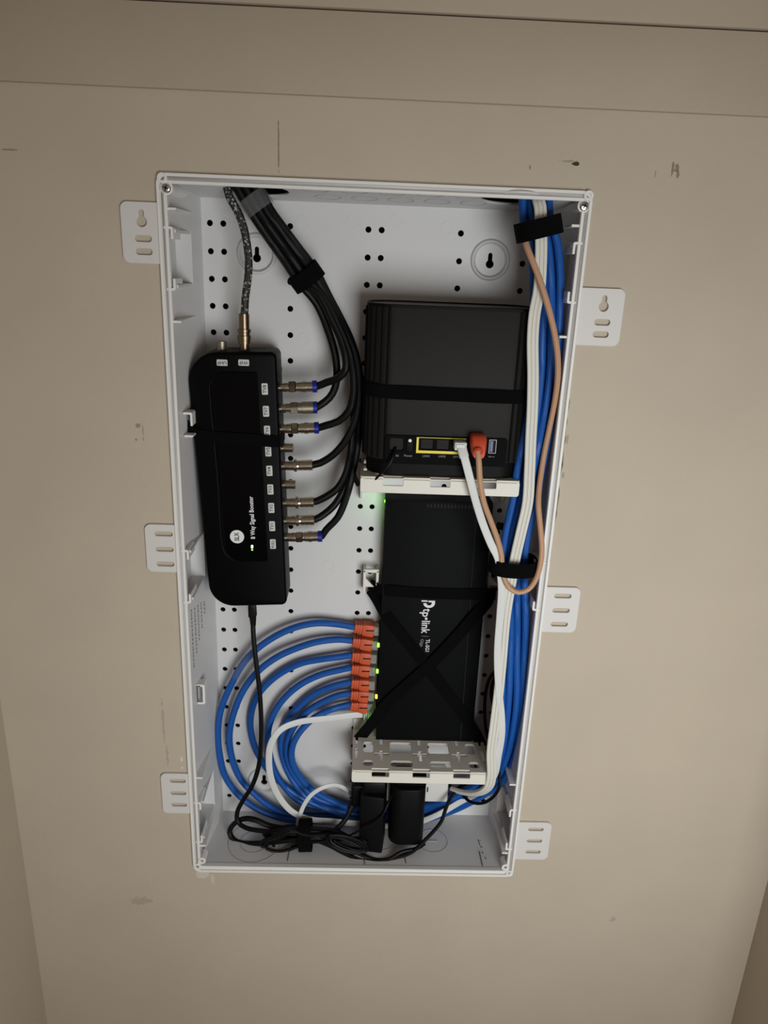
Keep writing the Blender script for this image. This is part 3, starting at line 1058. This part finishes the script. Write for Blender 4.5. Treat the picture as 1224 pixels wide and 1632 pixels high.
# sockets
SY = 46.0
sock_px = dict(TV8=(447, 617), TV7=(449, 650.5), TV6=(451, 683), TV5=(452, 713.5), TV4=(454, 742), TV3=(456, 772), TV2=(457, 801), TV1=(458, 829.5), FULL=(459, 856))
SOCK = {}
for kx, (px, py) in sock_px.items():
    p = U(px, py, SY)
    p.x -= 3
    SOCK[kx] = p
    ln = 12.5
    obj('socket', lathe(p, (1, .0, .0), [(0, 4.6), (ln, 4.6), (ln, 3.4), (ln - 5, 3.2), (ln - 5, 0)], 18), 'nickel', bs)
for px in (354, 390):
    p = U(px, 566, SY)
    obj('socket', lathe((p.x, SY, p.z - 4), (0, 0, 1), [(0, 4.7), (17, 4.7), (17, 3.6), (12, 3.4), (12, 0)], 18), 'nickel' if px > 370 else 'tarnished', bs)
# power inlet grommet
p = U(402, 966, SY)
obj('cord_grommet', rbox(p.x - 4, p.x + 4, SY - 4, SY + 4, p.z - 12, p.z + 4, 1, 2), 'cord_black', bs)
# strap across it
zc = U(390, 697, FB).z
pts = smoothpath(pp([(297, 676, 30), (301, 683, 24), (312, 691, FB - 1.4), (340, 696.5, FB - 1.6), (400, 700.5, FB - 1.8), (438, 703.5, FB - 1.4)]) +
                 [U(445.5, 704, FB) + Vector((0, 4, 0)), U(445.5, 704, FB) + Vector((.4, 20, 0)), U(445.5, 704, FB) + Vector((.4, 40, 0)), U(445.5, 704, FB) + Vector((-3, 52, 0))], 3)
tag(obj('velcro_strap', sweep(pts, flat(11.5, 1.1), lambda f: (-.8 + 1.9 * f, -1 + .5 * f, 0)), 'velcro'),
    'black fabric strap running across the signal booster', 'strap', 'black straps holding devices')


# ================================================================== COAX
def fcon(root, p, ax, style, length):
    """screw-on plug from p along ax; returns cable start"""
    ax = Vector(ax).normalized()
    if style == 'blue':
        obj('coupling_nut', lathe(p, ax, [(0, 4.2), (.5, 5.0), (4, 5.0), (4, 4.4), (4.6, 4.4)], 18), 'nickel', root)
        obj('hex_nut', lathe(p + ax * 4.4, ax, [(0, 5.4), (.6, 6.0), (6.0, 6.0), (6.6, 5.4)], 6), 'nickel', root, 20)
        obj('ferrule', lathe(p + ax * 11, ax, [(0, 4.4), (.4, 5.0), (1.2, 5.0), (1.3, 4.5), (2, 4.5), (2.2, 5.2), (6, 5.2), (6.1, 5.8), (10, 5.8), (10.1, 5.3), (16, 5.3)], 18), 'nickel', root)
        obj('blue_ring', lathe(p + ax * 27, ax, [(0, 5.9), (4.4, 5.9), (4.6, 4.2)], 18), 'blue_ring', root)
        return p + ax * 31
    if style == 'old':
        obj('hex_nut', lathe(p, ax, [(0, 5.0), (5, 5.0), (5.1, 6.4), (11.5, 6.4), (12, 5.8)], 6), 'tarnished', root, 20)
        obj('ferrule', lathe(p + ax * 12, ax, [(0, 5.4), (4, 5.4), (4.2, 6.0), (15, 6.0), (15.2, 5.6)], 18), 'tarnished', root)
        obj('blue_ring', lathe(p + ax * 27.2, ax, [(0, 6.0), (3.6, 6.0), (3.8, 4.2)], 18), 'blue_ring', root)
        return p + ax * 30
    if style == 'twist':
        obj('coupling_nut', lathe(p, ax, [(0, 4.2), (.4, 4.9), (4, 4.9), (4.2, 4.4), (5, 4.4), (5.2, 6.4), (8, 6.4), (8.4, 5.2), (10, 5.0)], 14), 'nickel', root)
        obj('ferrule', lathe(p + ax * 10, ax, [(0, 4.6), (.4, 5.3), (3.6, 5.3), (3.7, 5.0), (4.2, 5.0), (4.3, 5.4), (8.4, 5.4), (8.5, 5.1), (9.2, 5.1), (9.3, 5.5), (13.6, 5.5), (14, 4.4)], 16), 'nickel', root)
        return p + ax * 23.5
    if style == 'brass':
        obj('coupling_nut', lathe(p, ax, [(0, 4.8), (5.5, 4.8), (5.6, 6.0), (9, 6.0), (9.2, 6.6), (13, 6.6), (13.2, 5.6), (16, 5.6), (16.4, 6.4), (19, 6.4), (19.4, 5)], 18), 'brass', root)
        obj('ferrule', lathe(p + ax * 19, ax, [(0, 5.0), (14, 5.0), (14.3, 4.4)], 18), 'brass', root)
        return p + ax * 33


HOLE = [(-116, 26), (-108, 22), (-99, 24), (-119, 36), (-111, 34), (-102, 34), (-94, 32)]
CO = [
    ('TV8', 'blue', [(520, 609.5, 44), (540, 602, 40), (551, 588, 38), (551, 568, 38), (543, 540, 40), (528, 508, 42), (508, 470, 44)], (-7.5, 2)),
    ('TV7', 'old', [(512, 644.5, 46), (525, 634, 48), (534, 618, 50), (537, 595, 52), (534, 565, 54), (524, 530, 56), (505, 485, 56)], (-9, 9)),
    ('TV6', 'blue', [(520, 678, 44), (540, 671, 42), (556, 655, 40), (563, 630, 38), (563, 595, 38), (556, 560, 40), (540, 520, 42), (517, 475, 44)], (0, 1)),
    ('TV4', 'twist', [(510, 738, 46), (532, 724, 44), (552, 700, 42), (566, 670, 40), (573, 635, 40), (572, 600, 42), (564, 562, 44), (548, 525, 46), (524, 478, 48)], (7.2, 3)),
    ('TV2', 'twist', [(515, 794, 46), (538, 778, 46), (552, 752, 46), (559, 720, 48), (563, 680, 50), (565, 635, 52), (563, 595, 54), (552, 552, 55), (535, 512, 56), (514, 475, 56)], (-2, 9)),
    ('TV1', 'twist', [(510, 824, 48), (532, 806, 50), (549, 778, 52), (560, 745, 55), (566, 705, 58), (570, 660, 60), (569, 612, 62), (560, 565, 62), (542, 518, 62), (518, 474, 62)], (4.5, 10)),
    ('FULL', 'blue', [(520, 844, 46), (538, 825, 46), (551, 795, 47), (560, 762, 48), (568, 720, 50), (573, 675, 50), (574, 625, 50), (571, 585, 52), (560, 545, 54), (545, 512, 55), (526, 476, 55)], (10.5, 10))]
BMID = [U(487, 440, 48), U(462, 405, 44), U(438, 372, 40), U(417, 342, 36)]
CODESC = dict(TV8='top right socket with the TV8 tag', TV7='tarnished plug at the TV7 tag', TV6='socket with the TV6 tag', TV4='socket with the TV4 tag',
              TV2='socket with the TV2 tag', TV1='socket with the TV1 tag', FULL='lowest socket with the FULL tag')
for i, (kx, st, px, (o1, o2)) in enumerate(CO):
    c = thing('coax_cable', 'black coaxial cable running from the %s' % CODESC[kx], 'cable', tuple(SOCK[kx]), 'black coaxial cables on the booster')
    s = fcon(c, SOCK[kx] + X * 7, (1, .02, .06), st, 0)
    path = [s - X * 4, s] + pp(px)
    for j, b in enumerate(BMID):
        d = ((BMID[j - 1] - b) if j else (BMID[0] - BMID[1])).normalized()
        nn = Vector((-d.z, 0, d.x))
        if nn.x < 0:
            nn = -nn
        sc = (1.0, .92, .88, .85)[j]
        path.append(b + nn * o1 * sc + Y * (o2 - 5) * .95)
    hx, hy = -111 + o1 * 1.05, 33 + (o2 - 5)
    path += [Vector((hx, hy, 24)), Vector((hx - 9, hy, 42)), Vector((hx - 14, hy + 3, 66))]
    obj('cable_jacket', sweep(smoothpath(path, 5), rnd(3.75, 12)), 'coax_black', c)
c = thing('coax_cable', 'scuffed black coaxial cable dropping to the brass plug above the VHF tag', 'cable', tuple(U(390, 560, SY)), 'black coaxial cables on the booster')
p = U(390, 557, SY)
s = fcon(c, p, (0, 0, 1), 'brass', 0)
path = [s - Z * 4, s] + pp([(389.5, 500, 45), (391, 475, 44), (395, 445, 42), (396.5, 420, 40), (394.5, 395, 38), (389, 365, 35), (378, 335, 32)]) + [Vector((-128, 30, 20)), Vector((-132, 30, 45)), Vector((-133, 30, 70))]
obj('cable_jacket', sweep(smoothpath(path, 5), rnd(3.6, 12)), 'coax_worn', c)


def band(center, axis, wide, deep, ra, rb, w, t, name, label, mat_='velcro', group='black cable ties'):
    ax = Vector(axis).normalized()
    wd_ = (Vector(wide) - ax * Vector(wide).dot(ax)).normalized()
    dp = ax.cross(wd_)
    pts = []
    for k in range(36):
        a = 2 * math.pi * k / 36
        ca, sa = math.cos(a), math.sin(a)
        e = .82
        pts.append(Vector(center) + wd_ * ra * math.copysign(abs(ca) ** e, ca) + dp * rb * math.copysign(abs(sa) ** e, sa))
    bm = bmesh.new()
    n = len(pts)
    rg = []
    for i in range(n):
        t_ = (pts[(i + 1) % n] - pts[i - 1]).normalized()
        nn = t_.cross(ax).normalized()
        rg.append([bm.verts.new(pts[i] + ax * a + nn * b) for a, b in ((-w / 2, -t / 2), (w / 2, -t / 2), (w / 2, t / 2), (-w / 2, t / 2))])
    for i in range(n):
        for k in range(4):
            a, b = rg[i], rg[(i + 1) % n]
            bm.faces.new((a[k], a[(k + 1) % 4], b[(k + 1) % 4], b[k]))
    return tag(obj(name, bm, mat_), label, 'cable tie', group)


d = (BMID[1] - BMID[0])
band(U(488, 441, 48), d, (1, 0, .6), Y, 15.5, 11.5, 15, 1.4, 'cable_tie', 'black fabric tie round the black coaxial bundle below the top left entry')
band(U(858, 364, 9), (-.28, 0, 1), (1, 0, .28), Y, 19.5, 19, 16, 1.4, 'cable_tie', 'black fabric tie round the blue and white cables at the top right')
band(U(817, 899, 7), U(820, 870, 7) - U(813, 930, 7), (1, 0, 0), Y, 23, 18.5, 15, 1.4, 'cable_tie', 'black fabric tie round the blue, white and tan cables halfway down')

# ================================================================== WHITE, FLAT AND TAN CABLES
rib = []
for k_ in range(3):
    c0 = -3.4 + 3.4 * k_
    for a in (200, 160, 120, 90, 60, 20):
        rib.append((c0 - 1.75 * math.cos(R(a)) * -1, 1.9 * math.sin(R(a)) if a < 190 else 0.4))
prof = [(-5.1, -1.7)] + [(-5.1, 1.2), (-4.3, 1.9), (-2.6, 1.9), (-1.8, 1.0), (-1.6, 1.0), (-.9, 1.9), (.9, 1.9), (1.6, 1.0), (1.8, 1.0), (2.6, 1.9), (4.3, 1.9), (5.1, 1.2)] + [(5.1, -1.7)]
wc = [('m', 137, 14, 62), ('m', 138.5, 10, 30), (861, 330, 2), (862, 365, 0), (862.5, 400, 0), (859.5, 460, -1), (852, 500, -2), (849, 540, -2), (849.5, 600, -2), (848.5, 650, -2), (846, 700, -2),
      (844, 750, -2), (841, 800, -3), (830, 850, -3), (821, 890, -2), (815, 925, -2), (806, 980, -2), (799, 1060, -2), (794, 1110, -2), (789, 1150, -2), (783, 1200, -1), (783.5, 1235, 0), (779, 1253, 4), (765, 1263, 14), (745, 1264, 30), (722, 1259, 48)]
tag(obj('flat_cable', sweep(smoothpath(pp(wc), 5), [(a * 1.0, b) for a, b in prof], lambda f: (-.15, -1, 0) if f < .9 else (0, -1, -.3)), 'white_cable'),
    'ribbed white flat cable running down the right side over the blue cables', 'cable')

fc = thing('flat_patch_cable', 'smooth white flat patch cable from the router down and round to the switch', 'cable', (90, 0, -680))
fp = [(737, 716, -6), (740, 728, -9), (747, 755, -10), (756, 790, -9), (768, 830, -6), (783, 868, -5), (794, 890, -5), (798, 915, -5), (799.5, 940, -5), (797, 980, -4), (793, 1040, -3), (795, 1100, -3), (799, 1140, -3), (799.5, 1170, -2),
      (794, 1205, 2), (788, 1235, 12), (765, 1262, 38), (735, 1277, 50), (700, 1297, 52), (660, 1312, 56), (615, 1316, 58), (575, 1313, 50), (530, 1309, 46), (490, 1305, 44), (465, 1293, 44), (445, 1270, 44), (432, 1240, 44), (428.5, 1210, 46), (432, 1185, 48), (447, 1163, 52), (475, 1151, 58), (520, 1145, 64), (560, 1140, 69), (585, 1138.5, 70)]
obj('cable_jacket', sweep(smoothpath(pp(fp), 4), rflat(7.6, 1.9), lambda f: (0, -1, .1)), 'white_flat', fc)
a, b = U(733, 709, -2), U(740, 722, -6)
obj('router_plug', rbox(a.x - 5.4, a.x + 5.8, -7, 6, a.z - 4.2, a.z + 3.2, .6, 2), 'white_flat', fc)
obj('plug_ramp', sweep([Vector((a.x + 1, -5.5, a.z + .5)), Vector((a.x + 2.2, -8, a.z - 5)), Vector((a.x + 4, -9.3, a.z - 10))], rflat(9, 3.4), (0, -1, .4)), 'white_flat', fc)
obj('latch', rbox(a.x - 4, a.x + 4, -8.2, -7.2, a.z - 2, a.z + 1.6, .3, 1), 'clear', fc)
a = U(590, 1138.5, PY_)
obj('switch_plug', rbox(a.x - 8, sx0, PY_ - 5.5, PY_ + 4, a.z - 5.5, a.z + 5.5, .8, 2), 'clear', fc)
for s in (-7, -5, -3):
    obj('plug_rib', rbox(a.x + s, a.x + s + 1, PY_ - 6, PY_ + 4.5, a.z - 6, a.z + 6, .3, 1), 'white_flat', fc)
fl2 = [(474, 1318, 40), (477, 1303, 42), (484, 1284, 44), (497, 1266, 46), (515, 1255, 48), (533, 1251, 52), (547, 1255, 56), (560, 1266, 62), (572, 1280, 70)]
tag(obj('flat_lead', sweep(smoothpath(pp(fl2), 4), rflat(5.0, 1.5), (0, -1, .2)), 'white_flat'), 'short white flat cord arching up from the tied black cords', 'cable')

tn = thing('patch_cable', 'tan patch cable with a red-orange boot, looping from the router to the top tie', 'cable', (140, 0, -380))
tp = [(761, 716, -12), (763, 735, -16), (765, 765, -15), (771, 800, -12), (782, 830, -9), (793, 860, -7), (799, 885, -6), (800, 905, -6), (804, 923, -7), (812, 937, -9), (826, 944, -9), (842, 939, -9), (854, 923, -9), (861, 900, -9), (863.5, 875, -8), (861, 840, -6), (858, 805, -3), (859, 780, 2),
      (866, 730, 8), (876, 680, 6), (884, 640, 2), (888.5, 605, -3), (889, 575, -6), (886, 545, -8), (879, 510, -9), (868, 470, -9), (856, 435, -8), (844, 405, -5), (838, 388, -1), (836, 365, 6)]
obj('cable_jacket', sweep(smoothpath(pp(tp), 4), rnd(2.75, 10)), 'tan', tn)
# boot pointing down and out of the WAN port
p, q = U(761, 722, -12), U(761, 703, 1)
bm = bmesh.new()
rg = []
for yv, zc_, hw, hh in ((5, q.z + 1.5, 7.0, 5.6), (-2, q.z + .8, 7.4, 6.4), (-8, q.z - 1.4, 7.2, 7.2), (-12.5, q.z - 5.6, 6.0, 6.2), (-14.5, q.z - 8.2, 5.0, 4.6)):
    rg.append([bm.verts.new((q.x + t.x, yv, zc_ + t.y)) for t in rrect(-hw, hw, -hh, hh, 2.6, 3)])
for a, b in zip(rg, rg[1:]):
    for k_ in range(len(a)):
        bm.faces.new((a[k_], a[(k_ + 1) % len(a)], b[(k_ + 1) % len(b)], b[k_]))
bm.faces.new(rg[0])
bm.faces.new(rg[-1])
bt = obj('boot', bm, 'orange_red', tn, 45)
bm = lathe(U(762, 718.5, -14.5), (0, -.75, -.66), [(0, 4.9), (2.2, 4.7), (2.4, 3.2), (0, 3.0)], 20)
obj('boot_collar', bm, 'orange_red', bt)

# ================================================================== STRAPS OVER THE SWITCH AND THEIR ANCHORS
def strap(lst, w, label, hint=(0, -1, 0)):
    return tag(obj('velcro_strap', sweep(smoothpath(pp(lst), 3), flat(w, 1.0), hint), 'velcro'), label, 'strap', 'black straps holding devices')


SF = A - 1.0
strap([(589, 931, 73), (597, 935, 70), (606, 939, 62), (616, 941, SF), (660, 944, SF), (720, 946.5, SF), (770, 947, SF), (779, 947, 60), (787, 944, 70), (789, 942, 80)], 13, 'level black fabric strap across the middle of the network switch')
strap([(592, 940, 73), (600, 952, 69), (610, 970, 61), (620, 987, SF - 1), (650, 1024, SF - 1), (690, 1075, SF - 1), (720, 1114, SF - 1), (744, 1147, SF - 1), (757, 1168, 56), (768, 1190, 60)], 13.5, 'black fabric strap slanting from the left clip down to the right across the switch')
strap([(790, 946, 78), (784, 951, 70), (776, 961, 61), (766, 972, SF - 2.2), (730, 1013, SF - 2.2), (690, 1055, SF - 2.4), (650, 1091, SF - 2.2), (620, 1118, SF - 2.2), (609, 1131, SF - 2), (597, 1147, 57), (581, 1167, 61), (570, 1180, 64)], 13.5, 'black fabric strap slanting from the right clip down to the left across the switch')
# anchor clips in the panel holes


def clip(px, py, label, w=17):
    p = U(px, py, 70)
    t = thing('strap_clip', label, 'clip', (p.x, 80, p.z - 14), 'white strap clips on the back panel')
    obj('side_arm', rbox(p.x - w / 2, p.x - w / 2 + 3, 66, 82.8, p.z - 16, p.z + 12, .8, 2), 'shelf', t)
    obj('side_arm', rbox(p.x + w / 2 - 3, p.x + w / 2, 66, 82.8, p.z - 6, p.z + 12, .8, 2), 'shelf', t)
    obj('cross_bar', rbox(p.x - w / 2, p.x + w / 2, 66, 70, p.z + 9, p.z + 13, .8, 2), 'shelf', t)
    obj('tongue', plate([(p.x - w / 2 + 2, p.z - 8), (p.x - w / 2 + 12, p.z - 8), (p.x - w / 2 + 2, p.z + 3)], (), 3, .3, M=FRONT(67)), 'shelf', t)
    return t


clip(591, 923, 'white plastic strap clip on the panel left of the switch')
clip(788, 921, 'white plastic strap clip on the panel right of the switch, half behind cables', 15)

# ================================================================== POWER: STRIP, ADAPTERS AND CORDS
pstrip = thing('power_strip', 'white power strip tucked under the lower shelf beside the black adapters', 'power strip', (50, 66, -640))
obj('housing', rbox(2, 109, 52, 82, -639, -607, 2.5, 3), 'tab_white', pstrip)
for xx in (83.4,):
    obj('outlet_slot', rbox(xx, xx + 1.6, 51.9, 53, -624, -617), 'hole_dark', pstrip, 0)
ad = thing('power_adapter', 'narrow black power adapter on the left below the lower shelf', 'power adapter', (20, 36, -684), 'black power adapters')
obj('housing', rbox(6.3, 34, 19, 51.5, -684.5, -606, 2.0, 3, M=Matrix.Translation((20, 35, 0)) @ Matrix.Rotation(R(-8), 4, 'Z') @ Matrix.Translation((-20, -35, 0))), 'adapter_black', ad)
obj('plug_head', rbox(8, 33, 26, 51.8, -607, -592, 2, 2), 'cord_black', ad)
ad2 = thing('power_adapter', 'wide black power adapter with rounded edges on the right below the lower shelf', 'power adapter', (60, 36, -679), 'black power adapters')
obj('housing', plate(rpoly([(39, 22), (80, 22), (80, 51.5), (39, 51.5)], [14, 12, 4, 4], 8), (), 78, 1.6, M=TOP(-598), bseg=2), 'adapter_black', ad2)
obj('plug_head', rbox(44, 80, 30, 51.8, -599, -586, 2, 2), 'cord_black', ad2)
ad3 = thing('plug', 'black mains plug with a thick cord, left of the adapters under the shelf', 'plug', (0, 50, -625))
p = U(572, 1262, 46)
obj('plug_body', rbox(p.x - 9, p.x + 11, 36, 58, p.z - 14, p.z + 16, 3, 3), 'cord_black', ad3)
obj('cord', tube([(567, 1270, 44), (560, 1287, 40), (553, 1302, 34), (541, 1317, 29), (523, 1330, 27), (500, 1335, 28)], 3.0), 'cord_black', ad3)
obj('strain_relief', tube([(567, 1268, 44), (563, 1280, 42), (558, 1291, 38)], 4.4), 'cord_black', ad3)

bc = thing('power_lead', 'thin black cord hanging from the bottom of the signal booster to the floor', 'power lead', (-110, 46, -680), 'black power leads')
obj('cord', tube([(402, 970, SY), (403, 990, SY), (404, 1015, 44), (408, 1055, 42), (413, 1095, 42), (416, 1140, 42), (416, 1180, 42), (412.5, 1220, 42), (402, 1252, 42), (387, 1276, 42), (378, 1295, 40), (379, 1310, 38), (391, 1319, 34), (415, 1324, 30), (450, 1327, 28), (485, 1331, 28), (520, 1340, 28), (548, 1350, 26), (575, 1356, 22)], 2.7, 4, 8), 'cord_black', bc)
obj('strain_relief', lathe(U(402, 967, SY), (.03, 0, -1), [(0, 4.6), (10, 4.6), (10.5, 4.0), (22, 2.9)], 12), 'cord_black', bc)
CG = 'black power leads'
def cord(lst, r, label, name='power_lead'):
    return tag(obj(name, tube(lst, r, 4, 8), 'cord_black'), label, 'power lead', CG)


cord([(500, 1326, 34), (462, 1321, 36), (430, 1316, 38), (405, 1306, 40), (388, 1305, 42), (373, 1313, 42), (366, 1326, 42), (372, 1338, 38), (388, 1344, 34), (412, 1344, 30), (445, 1341, 26), (480, 1337, 24), (520, 1337, 24)], 3.2, 'thick black cord making the loop at the left end of the tied bundle')
# coiled spare lead held by the tie
coil = []
for k_ in range(5 * 14 + 1):
    a = 2 * math.pi * k_ / 14 + math.pi
    turn = k_ / 14
    rx = 62 - turn * 3 + random.uniform(-1.5, 1.5)
    ry = 15.5 - turn * 1.3
    coil.append((474 + turn * 1.5 + rx * math.cos(a), 1338 + 3 * math.cos(a) * -1 + ry * math.sin(a) * (1.1 if math.cos(a) < 0 else .45) + 6 * (math.cos(a) < -.5), 20 + 10 * math.cos(a * .5 + turn) * .5 + turn * 2.6))
cord(coil, 1.75, 'coil of thin black lead gathered in the tied bundle')
coil = []
for k_ in range(3 * 14 + 1):
    a = 2 * math.pi * k_ / 14
    turn = k_ / 14
    coil.append((470 + (52 - turn * 6) * math.cos(a), 1331 + 9 * math.sin(a) - turn * 2, 31 + turn * 4 + math.sin(a * 1.3) * 2))
cord(coil, 2.3, 'coil of thicker black lead at the back of the tied bundle')
coil = []
for k_ in range(4 * 14 + 1):
    a = 2 * math.pi * k_ / 14
    turn = k_ / 14
    coil.append((492 + (50 + turn * 4) * math.cos(a), 1328 + (10 - turn) * math.sin(a) + turn * 1.5, 24 + turn * 3.2 + math.sin(a * .7) * 3))
cord(coil, 2.4, 'coil of black lead lying through the middle of the tied bundle')
coil = []
for k_ in range(3 * 14 + 1):
    a = 2 * math.pi * k_ / 14 + 1
    turn = k_ / 14
    coil.append((555 + (36 - turn * 5) * math.cos(a), 1345 + (13 - turn * 3) * math.sin(a) + 8 * math.cos(a), 13 + turn * 1.5 + math.sin(a * 1.3) * 2))
cord(coil, 1.9, 'loose coil of black lead between the tie and the narrow adapter')
cord([(742, 1248, 58), (730, 1256, 50), (719, 1270, 42), (710, 1290, 34), (704, 1308, 28), (690, 1326, 23), (672, 1344, 18), (655, 1359, 15), (630, 1367, 12), (600, 1372, 10), (572, 1370, 12), (548, 1360, 16), (525, 1348, 20), (500, 1338, 24)], 2.2, 'thin black cord swinging below the adapters from the right end of the shelf')
cord([(500, 1332, 24), (530, 1343, 22), (556, 1352, 20), (575, 1362, 15), (598, 1370, 12), (618, 1370, 11), (640, 1358, 14), (665, 1352, 20), (676, 1345, 30)], 2.2, 'thin black cord dipping in front of the narrow adapter')
cord([(500, 1330, 30), (530, 1338, 28), (553, 1337, 24), (573, 1336, 20), (585, 1343, 17)], 2.0, 'short black cord between the tied bundle and the narrow adapter')
cord([(627, 1262, 30), (618, 1282, 18), (609, 1300, 14.5), (596, 1312, 14), (575, 1322, 15), (560, 1330, 18), (540, 1336, 22), (512, 1336, 24)], 1.2, 'very thin black lead crossing the face of the narrow adapter')
cord([(812, 1035, 34), (797, 1060, 40), (780, 1082, 55), (774, 1105, 62), (772.5, 1135, 64), (775, 1165, 60), (784, 1195, 40), (794, 1225, 24), (796, 1252, 16), (786, 1270, 18), (768, 1280, 26), (750, 1278, 36), (738, 1268, 48), (728, 1258, 58)], 1.9, 'thin black lead curving behind the cables beside the switch')
cord([(800, 1068, 45), (788, 1083, 52), (784, 1100, 56), (785, 1116, 58), (790, 1135, 56)], 2.6, 'short black lead behind the white cable right of the switch')
cord([(630, 712, 6), (628, 724, -1), (622, 738, -3), (612, 750, -2), (602, 760, 2), (595, 768, 6)], 1.2, 'thin black power lead at the left of the router ports')
p = U(629, 708, 2)
cord([(569, 700, 66), (566, 725, 64), (563, 742, 62), (565, 760, 62), (572, 774, 60)], 2.6, 'black lead looping beside the left edge of the upper shelf')
cord([(792, 838, 30), (799, 839, 28), (812, 841, 30)], 4.0, 'stub of thick black cord behind the tan cable under the upper shelf')
band(U(487, 1331, 27), (1, 0, .05), (0, .25, 1), Y, 17.5, 14, 15, 1.5, 'cable_tie', 'black fabric tie round the bundle of cords on the cabinet floor')

# scraps of clear tape
t_ = band(U(409, 324, 34), U(395, 305, 34) - U(420, 342, 34), (1, 0, .5), Y, 13.5, 11.5, 15, .4, 'tape_wrap', 'strip of clear tape wrapped round the black bundle at the top left entry', 'tape', 'clear tape scraps')
t_['category'] = 'tape'
tp_ = smoothpath(pp([(404, 1041, 66), (395, 1049, 66), (384, 1063, 66), (375, 1079, 66)]), 3)
tag(obj('tape_wrap', sweep(tp_, [(4.7 * math.cos(a) * (1 + .12 * math.cos(3 * a)), 4.7 * math.sin(a)) for a in [2 * math.pi * k / 12 for k in range(12)]]), 'tape'),
    'scrap of clear tape stuck round the outermost blue cable', 'tape', 'clear tape scraps')
